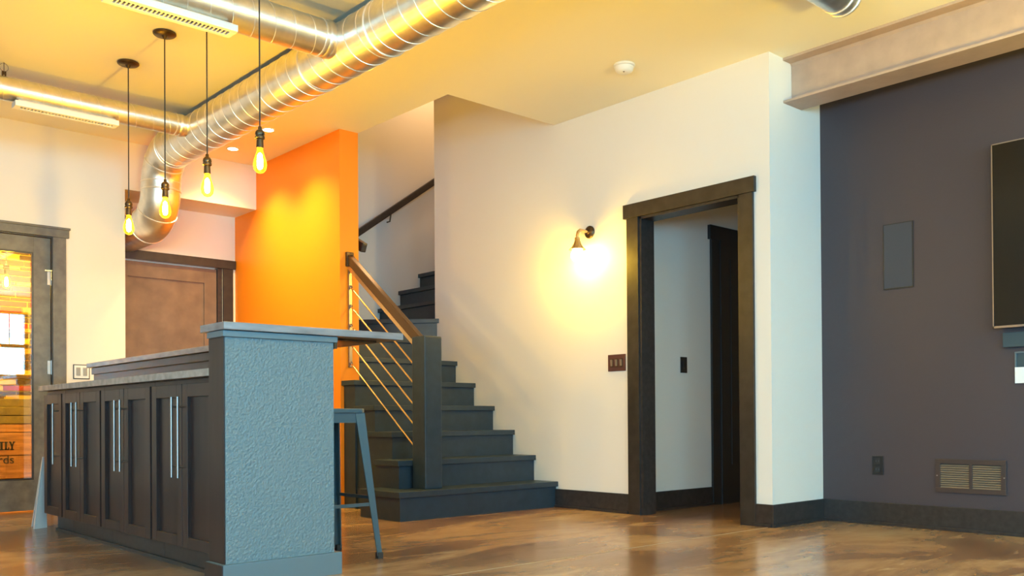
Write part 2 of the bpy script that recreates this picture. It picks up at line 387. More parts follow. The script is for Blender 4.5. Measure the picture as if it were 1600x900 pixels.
hb = MB(); hb.box(1.014, 2.166, YL - .028, YL, 2.056, 2.116); hb.box(1.006, 2.174, YL - .036, YL, 2.116, 2.132)
st(hb, 'header_board', 'lit_casing', parent=o3, bevel=.002)
jm = MB(); jm.box(2.0465, 2.053, YL - .004, YL + .12, 0, 2.054); jm.box(1.127, 1.134, YL - .004, YL + .12, 0, 2.054); jm.box(1.13, 2.05, YL - .004, YL + .12, 2.048, 2.056)
st(jm, 'jamb', 'trim', parent=o3)

# brown door in the recess
d2 = MB(); YD = YN + .012
d2.box(NDX0 + .008, 2.757, YD, YD + .04, .012, 2.018); d2.box(3.422, NDX1 - .035, YD, YD + .04, .012, 2.018)
d2.box(2.757, 3.422, YD, YD + .04, 1.888, 2.018); d2.box(2.757, 3.422, YD, YD + .04, .012, .24); d2.box(2.757, 3.422, YD, YD + .04, 1.17, 1.285)
BR = mat('brown_door_paint', (0.17, 0.115, 0.085), 0.42, var=0.18, vscale=8)
door2 = st(d2, 'door_2', BR, 'brown panelled door in the recess under the duct', bevel=.002)
for za, zb in ((.24, 1.17), (1.285, 1.888)): st(B(2.757, 3.422, YD + .012, YD + .03, za, zb), 'panel', BR, parent=door2)
t = MB(); t.box(3.585, 3.678, YN - .02, YN, 0, 2.03); t.box(NX0 + .005, NDX0, YN - .02, YN, 0, 2.03)
o4 = st(t, 'trim_4', 'casing', 'dark brown casing around the recess door', bevel=.002)
st(B(NX0 + .002, 3.703, YN - .028, YN, 2.03, 2.106), 'header_board', 'casing', parent=o4, bevel=.002)
st(B(NDX1 - .03, NDX1 + .012, YN - .002, YN + .06, 0, 2.03), 'jamb', 'trim', parent=o4)

# ------------------------------------------------------------------ wine store behind the glass door
st(B(.2, NX0 - .08, 9.05, 9.15, 0, 2.7), 'wall_store_back', 'mortar', 'gold mortared wall behind the glass door')
sb = MB(); sb.box(.1, .2, YL + .12, 9.15, 0, 2.7); sb.box(NX0 - .08, NX0 + .02, YN + .12, 9.15, 0, 2.7); st(sb, 'wall_store_sides', 'mortar')
st(B(.1, NX0, YL + .12, 9.15, 2.6, 2.7), 'ceiling_store', 'ceil')
bwall = bpy.data.objects['wall_store_back']
brick_me = {}
z = .86; row = 0
while z < 2.42:
    thin = row % 3 == 1
    hh = .022 if thin else .042
    x = 1.42 + (row * .083) % .17
    while x < 2.48:
        ln = random.choice([.17, .22, .22, .26]); x2 = min(x + ln, 2.495)
        if x2 - x > .05:
            pool = [3, 2, 2, 1] if thin else [0, 3, 1, 1, 2, 2]
            d = random.uniform(.012, .024); bi = random.choice(pool)
            key = (round(x2 - x, 2), hh, bi)
            if key not in brick_me:
                ob = B(-(key[0]) / 2, key[0] / 2, -d, .004, -hh / 2, hh / 2).build('brick', BRICKS[bi], bwall, loc=((x + x2) / 2, 9.05, z + hh / 2), bevel=.002, seg=1) if False else None
                mb = B((x + x2) / 2 - key[0] / 2, (x + x2) / 2 + key[0] / 2, 9.05 - d, 9.053, z, z + hh)
                ob = mb.build('brick', BRICKS[bi], bwall, loc=((x + x2) / 2, 9.05, z + hh / 2)); brick_me[key] = ob.data
            else:
                ob = bpy.data.objects.new('brick', brick_me[key]); C.objects.link(ob); ob.parent = bwall; ob.location = ((x + x2) / 2, 9.05, z + hh / 2)
        x = x2 + .010
    z += hh + .011; row += 1
# crates with lettering
def crate(name, x0, x1, y0, y1, z0, z1, n, label, mats, group):
    r = thing(name, ((x0 + x1) / 2, (y0 + y1) / 2, z0), label, 'crate', group)
    h = (z1 - z0) / n
    for i in range(n):
        B(x0, x1, y0, y0 + .016, z0 + i * h + .004, z0 + (i + 1) * h - .004).build('plank', mats[i % len(mats)], r, bevel=.002, seg=1)
    s = MB(); s.box(x0, x0 + .016, y0 + .017, y1, z0, z1); s.box(x1 - .016, x1, y0 + .017, y1, z0, z1); s.box(x0 + .016, x1 - .016, y1 - .016, y1, z0, z1)
    s.build('side_boards', mats[0], r)
    B(x0 + .016, x1 - .016, y0 + .017, y1 - .016, z0, z0 + .014).build('bottom_board', mats[0], r)
    return r
c1 = crate('wine_crate', 1.40, 2.34, 8.50, 8.95, 0.0, .58, 3, 'orange pine wine crate with dark lettering behind the glass', ['crate'], 'wine crates behind the glass door')
crate('wine_crate', 1.44, 2.32, 8.52, 8.95, .58, .72, 2, 'shallow pine crate standing on the lettered wine crate', ['crate', 'olive'], 'wine crates behind the glass door')
crate('wine_crate', 1.40, 2.36, 8.52, 8.95, .72, .865, 2, 'olive wooden crate topmost behind the glass door', ['olive'], 'wine crates behind the glass door')
# stencilled ILY (slab letters) and rds
L = MB(); yF = 8.4995; u = .070
def lb(x0, x1, z0, z1): L.box(x0, x1, yF - .002, yF + .003, z0, z1)
zt = .434
lb(1.938, 1.954, zt, zt + u); lb(1.930, 1.962, zt, zt + .009); lb(1.930, 1.962, zt + u - .009, zt + u)
lb(1.972, 1.986, zt, zt + u); lb(1.966, 1.992, zt + u - .009, zt + u); lb(1.966, 2.003, zt, zt + .010); lb(1.994, 2.003, zt, zt + .024)
lb(2.018, 2.030, zt, zt + .034); lb(2.010, 2.038, zt, zt + .008)
L.bar((2.024, yF, zt + .030), (2.009, yF, zt + u), .005, .012, side=(0, 1, 0)); L.bar((2.024, yF, zt + .030), (2.039, yF, zt + u), .005, .009, side=(0, 1, 0))
lb(2.000, 2.018, zt + u - .008, zt + u); lb(2.030, 2.048, zt + u - .008, zt + u)
L.build('stencil_letters', 'ink', c1)
fc = bpy.data.curves.new('lettering', 'FONT'); fc.body = 'rds'; fc.size = .098; fc.extrude = .002
fo = bpy.data.objects.new('lettering', fc); C.objects.link(fo); bpy.context.view_layer.update()
fm = bpy.data.meshes.new_from_object(fo); bpy.data.objects.remove(fo); fm.materials.append(M['ink'])
tx = bpy.data.objects.new('stencil_letters', fm); C.objects.link(tx); tx.parent = c1
tx.rotation_euler = (math.radians(90), 0, 0); tx.location = Vector((1.915, 8.498, .322)) - origin(c1)
# store lamp
def bulb_parts(root, c, s=1.0, n=18):
    """Edison bulb hanging below point c (socket bottom)"""
    gl = MB().lathe([(.013 * s, 0), (.015 * s, -.012 * s), (.022 * s, -.035 * s), (.030 * s, -.060 * s), (.033 * s, -.080 * s), (.029 * s, -.102 * s), (.017 * s, -.116 * s), (.002, -.121 * s)], c, n=n).build('glass_bulb', 'amber', root, smooth=True)
    MB().lathe([(.003, -.022 * s), (.011 * s, -.032 * s), (.0145 * s, -.060 * s), (.0145 * s, -.084 * s), (.010 * s, -.098 * s), (.002, -.102 * s)], c, n=12).build('filament', 'filament', gl, smooth=True)
def pendant(x, y, zsock, label, group, ztop=ZC, soc=.105):
    r = thing('pendant_lamp', (x, y, ztop), label, 'lamp', group)
    MB().lathe([(.058, 0), (.064, -.004), (.064, -.010), (.058, -.016), (.018, -.020), (.012, -.030), (.006, -.036)], (x, y, ztop), n=28).build('canopy', 'bronze', r, smooth=True)
    MB().sweep([(x, y, ztop - .03), (x, y, zsock + .002)], .0036, 8).build('cord', 'black', r, smooth=True)
    so = MB().lathe([(.005, 0), (.008, -.004), (.009, -.016), (.015, -.020), (.021, -.028), (.023, -.040), (.019, -.047), (.023, -.050), (.023, -.060), (.016, -.064), (.0175, -.100), (.0175, -.105), (.012, -soc)], (x, y, zsock), n=18).build('socket', 'bronze', r, smooth=True)
    k = MB().sweep([(x - .014, y - .014, zsock - .060), (x - .026, y - .026, zsock - .060)], .003, 8); k.lathe([(.006, 0), (.007, .003), (.006, .007)], (x - .025, y - .025, zsock - .060), (-1, -1, 0), n=10)
    k.build('switch_key', 'bronze', so, smooth=True)
    bulb_parts(r, (x, y, zsock - soc))
    return r
PG = 'amber filament pendants over the bar'
PX = 2.035
pendant(PX, 5.80, 2.043, 'pendant with amber filament bulb hanging lowest, next to the far wall end', PG)
pendant(PX, 5.22, 2.048, 'pendant with amber filament bulb hanging in front of the duct elbow', PG)
pendant(PX, 4.65, 2.067, 'third amber filament pendant from the far wall, beside the yellow soffit', PG)
pendant(PX, 4.055, 2.069, 'amber filament pendant closest to the orange wall, fourth from the far wall', PG)
pendant(1.95, 8.35, 1.98, 'small glowing pendant hanging behind the glass door', 'lamps behind the glass door', ztop=2.6)

# ------------------------------------------------------------------ island
# cabinets: door faces look to -X
XD = 1.64
CG = 'dark base cabinets in the island'
def cabinet(y0, y1, doors, label):
    r = thing('base_cabinet', (1.85, (y0 + y1) / 2, 0), label, 'cabinet', CG)
    B(XD + .022, 2.055, y0 + .001, y1 - .001, .10, .853).build('carcass', 'cab', r)
    B(1.705, 2.05, y0 + .001 if y1 < 6 else y0 + .001, y1 - .001 if y1 < 6 else y1 - .05, 0, .0995).build('toe_kick', 'trim', r)
    s = MB().box(1.692, 1.705, y0 + .001, y1 - .001 if y1 < 6 else y1 - .05, 0, .018); s.build('shoe_moulding', 'trim', r)
    for a, b, hy in doors:
        st_, z0, z1 = .058, .108, .832
        d = MB(); d.box(XD, XD + .021, a, a + st_, z0, z1); d.box(XD, XD + .021, b - st_, b, z0, z1)
        d.box(XD, XD + .021, a + st_, b - st_, z0, z0 + st_ - .01); d.box(XD, XD + .021, a + st_, b - st_, z1 - st_, z1)
        dr = d.build('door', 'cab', r, bevel=.0012, seg=1)
        B(XD + .015, XD + .020, a + st_ - .002, b - st_ + .002, z0 + st_ - .012, z1 - st_ + .002).build('panel', 'cab', dr)
        h = MB().sweep([(XD - .034, hy, .418), (XD - .034, hy, .775)], .0058, 10)
        for zz in (.466, .731): h.sweep([(XD, hy, zz), (XD - .034, hy, zz)], .0042, 8)
        h.build('handle', 'steel', dr, smooth=True)
cabinet(5.782, 6.145, [(5.792, 6.138, 5.838)], 'single door base cabinet at the far end of the island')
cabinet(5.108, 5.782, [(5.116, 5.444, 5.405), (5.450, 5.770, 5.488)], 'two door base cabinet next to the single door unit')
cabinet(4.396, 5.108, [(4.404, 4.752, 4.715), (4.758, 5.094, 4.793)], 'two door base cabinet in the middle of the island row')
cabinet(3.66, 4.396, [(3.672, 4.022, 3.988), (4.028, 4.382, 4.058)], 'two door base cabinet against the textured slate end wall')
tag(MB().box(1.612, 2.058, 3.645, 6.158, .855, .887).build('worktop', 'work', bevel=.003), 'long grey stone worktop over the dark base cabinets', 'worktop')
# half wall: end wall + knee wall
hw = thing('half_wall', (1.85, 3.57, 0), 'textured slate end wall of the bar with dark knee wall behind', 'half wall')
B(1.602, 2.097, 3.50, 3.64, 0, 1.03).build('end_panel', 'teal', hw)
tag(B(1.597, 1.6015, 3.503, 3.642, 0, 1.004).build('side_panel', 'cab', hw), 'dark brown side of the end wall')
B(2.062, 2.097, 3.64, 6.55, 0, 1.03).build('knee_wall', 'cab', hw)
B(1.588, 2.111, 3.486, 3.64, 1.004, 1.029).build('cap_moulding', 'slate', hw, bevel=.003)
B(2.048, 2.062, 3.645, 6.555, .985, 1.029).build('rail_moulding', 'cab', hw, bevel=.003)
B(1.583, 2.125, 3.482, 3.645, 0, .095).build('plinth', 'slate', hw, bevel=.003)
tag(B(1.577, 1.5826, 3.484, 3.645, 0, .093).build('plinth_side', 'cab', hw), 'brown side of the plinth')
bt = MB().prism([(1.583, 3.468), (2.445, 3.468), (2.445, 6.60), (2.03, 6.60), (2.03, 3.695), (1.583, 3.695)], 1.031, 1.062)
bt = tag(bt.build('bar_counter', 'bartop', bevel=.004), 'thick grey stone bar top overhanging the stool side', 'counter')
sp = MB(); sp.box(2.115, 2.36, 3.56, 3.62, 1.021, 1.0305); sp.box(2.115, 2.36, 4.9, 4.96, 1.021, 1.0305); sp.box(2.115, 2.36, 6.3, 6.36, 1.021, 1.0305)
sp.box(2.113, 2.128, 3.52, 6.5, .98, 1.0305)
sp.build('support_bracket', 'bronze', bt)

# bar stool
s = thing('bar_stool', (2.285, 3.93, 0), 'gunmetal blue metal stool tucked under the bar overhang', 'stool')
cx, cy = 2.302, 3.93; hs_, hf = .140, .200; zt = .722
def sq(c, h, z, ch=.03):
    return [(c[0] - h + ch, c[1] - h), (c[0] + h - ch, c[1] - h), (c[0] + h, c[1] - h + ch), (c[0] + h, c[1] + h - ch), (c[0] + h - ch, c[1] + h), (c[0] - h + ch, c[1] + h), (c[0] - h, c[1] + h - ch), (c[0] - h, c[1] - h + ch)]
MB().prism(sq((cx, cy), .150, 0), zt - .022, zt).build('seat', 'gun', s, bevel=.004)
ap = MB()
for a, b in [((-1, -1), (1, -1)), ((1, -1), (1, 1)), ((1, 1), (-1, 1)), ((-1, 1), (-1, -1))]:
    ap.bar((cx + a[0] * .136, cy + a[1] * .136, zt - .045), (cx + b[0] * .136, cy + b[1] * .136, zt - .045), .004, .046, side=None)
ap.build('apron', 'gun', s)
def legpt(sx, sy, z):
    t = 1 - z / (zt - .02); return Vector((cx + sx * (hs_ + (hf - hs_) * t), cy + sy * (hs_ + (hf - hs_) * t), z))
for sx, sy in ((1, -1), (1, 1), (-1, -1), (-1, 1)):
    lg = MB(); top, bot = legpt(sx, sy, zt - .022), legpt(sx, sy, .012)
    wt, wb_, th = .052, .026, .006
    def quad(p, wdt): # L section opening inwards
        q = p; return [(q.x, q.y), (q.x - sx * wdt, q.y), (q.x - sx * wdt, q.y - sy * th), (q.x - sx * th, q.y - sy * th), (q.x - sx * th, q.y - sy * wdt), (q.x, q.y - sy * wdt)]
    A_, B_ = quad(bot, wb_), quad(top, wt)
    vs = [(x, y, bot.z) for x, y in A_] + [(x, y, top.z) for x, y in B_]
    lg.add(vs, [list(range(6)), list(range(6, 12))] + [(i, (i + 1) % 6, 6 + (i + 1) % 6, 6 + i) for i in range(6)])
    lo = lg.build('leg', 'gun', s)
    f0 = legpt(sx, sy, .0); MB().box(*sorted((f0.x + sx * .002, f0.x - sx * .026)), *sorted((f0.y + sy * .002, f0.y - sy * .026)), 0, .03).build('rubber_foot', 'rubber', lo, bevel=.003)
def rung(a, b, z, name, wz=.016):
    pa, pb = legpt(*a, z), legpt(*b, z); pa -= Vector((a[0] * .006, a[1] * .006, 0)); pb -= Vector((b[0] * .006, b[1] * .006, 0))
    MB().bar(pa, pb, .006, wz).build(name, 'gun', s)
rung((-1, -1), (1, -1), .262, 'footrest'); rung((1, -1), (1, 1), .292, 'footrest'); rung((-1, 1), (1, 1), .262, 'footrest'); rung((-1, -1), (-1, 1), .292, 'footrest')
rung((1, 1), (-1, 1), .60, 'brace', .012)

# white folded board by the far end of the island
fb = thing('folded_board', (1.66, 6.30, 0), 'slim white folded board standing at the far cabinet end', 'board')
f = MB(); f.hexa([(1.615, 6.26, .0), (1.700, 6.30, .0), (1.700, 6.33, .0), (1.615, 6.29, .0), (1.648, 6.20, .45), (1.660, 6.207, .45), (1.660, 6.213, .45), (1.648, 6.208, .45)])
f.build('front_leaf', 'white', fb)
f = MB(); f.hexa([(1.640, 6.42, .0), (1.715, 6.45, .0), (1.715, 6.458, .0), (1.640, 6.43, .0), (1.649, 6.209, .45), (1.661, 6.214, .45), (1.661, 6.218, .45), (1.649, 6.214, .45)])
f.build('rear_leaf', 'white', fb)

# ------------------------------------------------------------------ staircase
R = .1930
def YK(k): return 4.935 + .2415 * (k - 1)
XL = {1: 3.440, 2: 3.602, 3: 3.715, 4: 3.728, 5: 3.712, 6: XO1 + .002, 7: XO1 + .002}
YBK = {1: 5.43, 2: 5.48, 3: 5.75, 4: 5.925, 5: 6.08, 6: YK(7) + .03, 7: 7.48}
TT = .038; XR = XS - .002
sc = thing('staircase', (4.2, 5.6, 0), 'dark slate painted stairs with overhanging treads turning behind the wall', 'stairs')
for k in range(1, 8):
    y0, yb, xl, z = YK(k), YBK[k], XL[k], k * R
    ins = .022 if k < 6 else 0.0
    yn = max(YK(k + 1) + .03, yb) if k < 7 else yb
    rb = MB()
    if k == 5: rb.prism([(xl + ins, y0 + .024), (XR, y0 + .024), (XR, yn), (XO1 + .002, yn), (XO1 + .002, yb), (xl + ins, yb)], 0, z - TT)
    else: rb.box(xl + ins, XR, y0 + .024, yn, 0 if k < 6 else z - .4, z - TT)
    rb.build('riser', 'stair', sc)
    t = MB()
    if k == 5: t.prism([(xl, y0), (XR, y0), (XR, yn), (XO1 + .002, yn), (XO1 + .002, yb + .002), (xl, yb + .002)], z - TT, z)
    elif k < 7 and yb > YK(k + 1) + .03:   # tread wraps round the open side
        xi = XL[k + 1] + .04
        t.prism([(xl, y0), (XR, y0), (XR, YK(k + 1) + .03), (xi, YK(k + 1) + .03), (xi, yb + .004), (xl, yb + .004)], z - TT, z)
    else:
        t.box(xl, XR, y0, yn, z - TT, z)
    t.build('tread', 'stair', sc, bevel=.004)
def wind(poly_r, poly_t, k):
    MB().prism(poly_r, k * R - .5, k * R - TT).build('riser', 'stair', sc); MB().prism(poly_t, k * R - TT, k * R).build('tread', 'stair', sc, bevel=.004)
wx = XO1 + .002
wind([(4.886, 6.424), (4.886, 6.458), (5.30, 6.458), (5.30, 7.498), (wx, 7.498), (wx, 7.437)], [(4.888, 6.395), (4.888, 6.458), (5.30, 6.458), (5.30, 7.498), (wx, 7.498), (wx, 7.408)], 8)
for i in range(5):
    k = 9 + i; x0 = 4.985 + .2415 * i
    B(x0 + .024, x0 + .30, 6.458, 7.498, k * R - .45, k * R - TT).build('riser', 'stair', sc)
    B(x0, x0 + .29, 6.458, 7.498, k * R - TT, k * R).build('tread', 'stair', sc, bevel=.004)

# stair railing
XRL = 3.788
rl = thing('stair_railing', (XRL, 5.6, R), 'steel rod railing, gold reflections painted in, with bronze handrail and square dark newel post', 'railing')
nw = MB().box(3.718, 3.866, 5.03, 5.175, R, 1.236); nw.build('newel_post', 'stair', rl, bevel=.010)
hr = MB().bar((XRL, 6.083, 1.905), (XRL, 5.150, 1.196), .048, .062, side=(1, 0, 0)); hr.build('handrail', 'rail', rl, bevel=.006)
MB().bar((XRL, 6.083, 1.844), (XRL, 5.172, 1.152), .032, .034, side=(1, 0, 0)).build('handrail_bar', 'brass', rl, bevel=.003)
MB().bar((XRL - .004, 6.060, 1.895), (XRL - .004, 6.0845, 1.895), .060, .110, side=(1, 0, 0)).build('end_plate', 'bronze', rl, bevel=.003)
B(XRL - .014, XRL + .014, 6.066, 6.0845, 1.07, 1.86).build('mounting_bar', 'steel', rl, bevel=.002)
for za, zb in zip((1.687, 1.540, 1.393, 1.250, 1.104), (.990, .857, .706, .568, .418)):
    rd = MB().sweep([(XRL, 6.072, za), (XRL, 5.170, zb)], .0068, 10).build('rod', 'brass', rl, smooth=True)  # steel rods; gold reflected from the orange wall is in the colour
    MB().lathe([(.011, 0), (.011, .012), (.008, .016)], (XRL, 6.066, za), (0, -1, -.78), n=10).build('collar', 'steel', rd, smooth=True)

# handrail on the stairwell back wall
ur = thing('wall_handrail', (4.9, 7.44, 2.56), 'dark wooden handrail climbing the tan stairwell wall', 'handrail')
MB().bar((4.30, 7.432, 2.130), (6.6, 7.432, 3.75), .045, .060).build('rail', 'trim', ur, bevel=.010)
for x in (5.10, 6.2):
    zz = 2.130 + (x - 4.30) * (1.62 / 2.30)
    MB().sweep([(x, 7.498, zz - .10), (x, 7.45, zz - .10), (x, 7.432, zz - .035)], .007, 8).build('bracket', 'bronze', ur, smooth=True)
lr = thing('landing_handrail', (3.94, 6.3, 2.0), 'short dark handrail end poking past the orange wall', 'handrail')
MB().bar((3.935, 6.10, 2.005), (3.935, 7.0, 2.45), .045, .075).build('rail', 'trim', lr, bevel=.010)
MB().sweep([(3.874, 6.6, 2.15), (3.92, 6.6, 2.15), (3.935, 6.6, 2.215)], .007, 8).build('bracket', 'bronze', lr, smooth=True)

# ------------------------------------------------------------------ ducts
DXA, DR = 2.743, .145; DZA = 2.728
dk = thing('main_duct', (DXA, 4.0, ZC), 'large galvanised spiral duct running under the ceiling and bending into the recess', 'duct')
Rb = .25; YE = 6.87
pth = [(DXA, BACK_Y + .01, DZA), (DXA, YE, DZA)]
el1 = [(DXA, YE + Rb * math.sin(a), DZA - Rb + Rb * math.cos(a)) for a in [math.radians(x) for x in range(0, 91, 9)]]
zlo = DZA - 2 * Rb
el2 = [(DXA, YE + Rb + Rb - Rb * math.cos(a), zlo + Rb - Rb * math.sin(a)) for a in [math.radians(x) for x in range(0, 91, 9)]]
MB().sweep(pth, DR, 40, caps=False).build('straight_run', 'galv', dk, smooth=True)
MB().sweep(el1, DR + .002, 40, caps=False).build('upper_elbow', 'galv', dk, smooth=True)
MB().sweep(el2 + [(DXA, YN - .002, zlo)], DR + .002, 40, caps=False).build('lower_elbow', 'galv', dk, smooth=True)
def ring(c, ax, r, wd=.007, hgt=.004): return MB().lathe([(r - .002, -wd), (r + hgt, -wd * .6), (r + hgt, wd * .6), (r - .002, wd)], c, ax, n=40)
for c, ax in [((DXA, YE, DZA), (0, 1, 0)), (el1[5], (0, 1, -1)), ((DXA, YE + Rb, DZA - Rb + .03), (0, 0, 1)), ((DXA, YE + Rb, zlo + Rb - .03), (0, 0, 1)), (el2[5], (0, 1, -1)), ((DXA, YE + 2 * Rb, zlo), (0, 1, 0)), ((DXA, 4.03, DZA), (0, 1, 0)), ((DXA, 4.72, DZA), (0, 1, 0))]:
    ring(c, ax, DR + .002).build('joint_band', 'seam', dk, smooth=True)
def spiral(a, b, r, pitch, name, parent, th=.0032):
    a = Vector(a); b = Vector(b); d = (b - a); ln = d.length; d.normalize(); u = d.orthogonal().normalized(); v = d.cross(u)
    n = int(ln / pitch * 28); pts = []
    for i in range(n + 1):
        an = 2 * math.pi * i / 28; p = a + d * (ln * i / n); pts.append(p + (u * math.cos(an) + v * math.sin(an)) * r)
    MB().sweep(pts, th, 5).build(name, 'seam', parent, smooth=True)
spiral((DXA, BACK_Y + .02, DZA), (DXA, YE - .01, DZA), DR + .001, .125, 'spiral_seam', dk, .0024)
def branch(y, r, x0, x1, z, label, slots, gx0, gx1, tilt, yoff, zoff):
    r_ = thing('branch_duct', ((x0 + x1) / 2, y, z), label, 'duct', 'smaller branch ducts off the main duct')
    MB().sweep([(x0, y, z), (x1, y, z)], r, 32, caps=False).build('straight_run', 'galv', r_, smooth=True)
    spiral((x0 + .01, y, z), (x1 - .02, y, z), r + .0005, .115, 'spiral_seam', r_, .0018)
    ring((x1 - .035, y, z), (1, 0, 0), r + .001, .02, .003).build('collar', 'galv', r_, smooth=True)
    ring((x1 - .075, y, z), (1, 0, 0), r + .001, .006, .003).build('joint_band', 'seam', r_, smooth=True)
    return r_
branch(6.33, .073, LEFT_X + .01, DXA - .135, 2.735, 'slim galvanised branch duct by the far wall, white grille below it', 28, 0, 0, 0, 0, 0)
branch(4.38, .098, LEFT_X + .01, DXA - .125, 2.735, 'wider galvanised branch duct above the bar stool end', 28, 0, 0, 0, 0, 0)
br3 = thing('branch_duct', (3.6, 2.32, 2.785), 'short galvanised branch duct ending open near the steel beam', 'duct', 'smaller branch ducts off the main duct')
MB().sweep([(DXA + .12, 2.32, 2.785), (4.36, 2.32, 2.785)], .096, 32, caps=True).build('straight_run', 'galv', br3, smooth=True)
for x in (4.345, 4.29): ring((x, 2.32, 2.785), (1, 0, 0), .0975, .007, .004).build('joint_band', 'seam', br3, smooth=True)
# linear grilles on the branch ducts
def grille(x0, x1, y, z, label, n, w_, tilt):
    """box grille: long along X, louvered face turned down and towards the room"""
    g = thing('air_grille', ((x0 + x1) / 2, y, z), label, 'air grille', 'white linear grilles under the branch ducts')
    ct, sn = math.cos(tilt), math.sin(tilt)
    A = Vector((0, -sn, -ct)); U = Vector((0, -ct, sn))   # A: outward normal of the louvered face, U: across it
    o = Vector((0, y, z))
    def P(x, u_, a_): return Vector((x, 0, 0)) + o + U * u_ + A * a_
    def bx(m, xa, xb, ua, ub, aa, ab): m.hexa([P(xa, ua, aa), P(xb, ua, aa), P(xb, ub, aa), P(xa, ub, aa), P(xa, ua, ab), P(xb, ua, ab), P(xb, ub, ab), P(xa, ub, ab)])
    h = w_ / 2; f = MB(); dp = .033; e = w_ * .27
    bx(f, x0, x1, -h, -h + e, .004, dp); bx(f, x0, x1, h - e, h, .004, dp); bx(f, x0, x0 + .03, -h + e, h - e, .004, dp); bx(f, x1 - .03, x1, -h + e, h - e, .004, dp)
    bx(f, x0, x1, -h, h, 0, .004)
    f.build('frame', 'white', g, bevel=.0008, seg=1)
    k = MB(); bx(k, x0 + .03, x1 - .03, -h + e, h - e, .012, .018); k.build('cavity', 'dark', g)
    k = MB(); bx(k, x0 + .02, x1 - .02, -.03, .03, -.011, -.0005); k.build('neck', 'galv', g)
    stp = (x1 - x0 - .06) / n
    for i in range(n):
        xx = x0 + .03 + stp * i; lv = MB(); bx(lv, xx, xx + stp * .36, -h + e - .001, h - e + .001, dp - .006, dp - .001); lv.build('louver', 'white', g)
grille(1.510, 2.130, 6.285, 2.652, 'white slotted grille under the slim duct by the far wall', 28, .088, 0.0)
grille(1.413, 2.030, 4.320, 2.619, 'white slotted grille under the wider duct by the ceiling canopies', 28, .100, 0.0)
# duct hanger
hg = thing('duct_hanger', (1.46, 6.30, ZC), 'thin wire duct hanger with clip near the ceiling', 'hanger')
MB().sweep([(1.46, 6.30, ZC), (1.46, 6.30, 2.81)], .0022, 6).build('wire', 'bronze', hg)
MB().sweep([(1.46 + .025 * math.cos(a), 6.30, 2.855 + .025 * math.sin(a)) for a in [math.radians(x) for x in range(0, 361, 24)]], .0018, 5).build('loop', 'steel', hg)
cp_ = MB(); cp_.box(1.448, 1.457, 6.295, 6.305, 2.80, 2.83); cp_.box(1.463, 1.472, 6.295, 6.305, 2.80, 2.83); cp_.build('clip', 'bronze', hg)

# ------------------------------------------------------------------ sconce, switches, small fixtures
sn = thing('wall_sconce', (XS, 4.592, 2.018), 'brass gooseneck wall sconce with glowing bulb on the cream wall', 'lamp')
MB().lathe([(.046, 0), (.046, .008), (.036, .018), (.016, .022), (.014, .028)], (XS - .001, 4.592, 2.018), (-1, 0, 0), n=28).build('backplate', 'bronze', sn, smooth=True)
SB = Vector((4.765, 4.60, 1.955))
MB().sweep([(XS - .02, 4.592, 2.018), (XS - .07, 4.594, 2.020), (4.79, 4.597, 2.022), (4.772, 4.599, 2.008), (4.765, 4.60, 1.980), (4.765, 4.60, 1.955)], .011, 12).build('arm', 'brass', sn, smooth=True)
MB().lathe([(.013, .012), (.019, .008), (.019, -.012), (.022, -.016), (.030, -.040), (.046, -.062), (.062, -.078), (.060, -.078), (.042, -.058), (.018, -.020)], SB, n=28).build('shade', 'brass', sn, smooth=True)
MB().lathe([(.014, -.050), (.020, -.060), (.038, -.085), (.047, -.112), (.044, -.138), (.030, -.158), (.010, -.168)], SB, n=24).build('bulb', 'sconce_glow', sn, smooth=True)

def downlight(x, y, label):
    d = thing('downlight', (x, y, ZC), label, 'lamp', 'recessed downlights behind the main duct')
    MB().lathe([(.052, -.001), (.052, -.004), (.040, -.006), (.040, -.002)], (x, y, ZC), n=24).build('trim_ring', 'white', d, smooth=True)
    MB().lathe([(.038, -.001), (.038, -.005)], (x, y, ZC), n=24).build('lens', 'down_glow', d)
    l = bpy.data.lights.new('downlight_beam', 'SPOT'); l.energy = 110; l.color = (1.0, .74, .22); l.spot_size = math.radians(120); l.spot_blend = 1.0; l.shadow_soft_size = .045
    o = bpy.data.objects.new('downlight_beam', l); o.location = (0, 0, -.02); o.parent = d; C.objects.link(o)
downlight(3.307, 6.45, 'small recessed downlight beside the orange wall, closer to the stairs')
downlight(3.320, 7.09, 'small recessed downlight beside the orange wall, next to the soffit')

sm = thing('smoke_detector', (4.385, 3.815, ZC), 'round white smoke detector on the cream ceiling', 'smoke detector')
MB().lathe([(.066, 0), (.068, -.004), (.068, -.012), (.062, -.016)], (4.385, 3.815, ZC), n=28).build('base', 'white', sm, smooth=True)
MB().lathe([(.058, -.016), (.060, -.020), (.054, -.040), (.040, -.050), (.010, -.052)], (4.385, 3.815, ZC), n=28).build('cover', 'white', sm, smooth=True)
MB().lathe([(.006, -.050), (.006, -.054), (.003, -.056)], (4.365, 3.80, ZC), n=10).build('test_button', 'louver', sm)

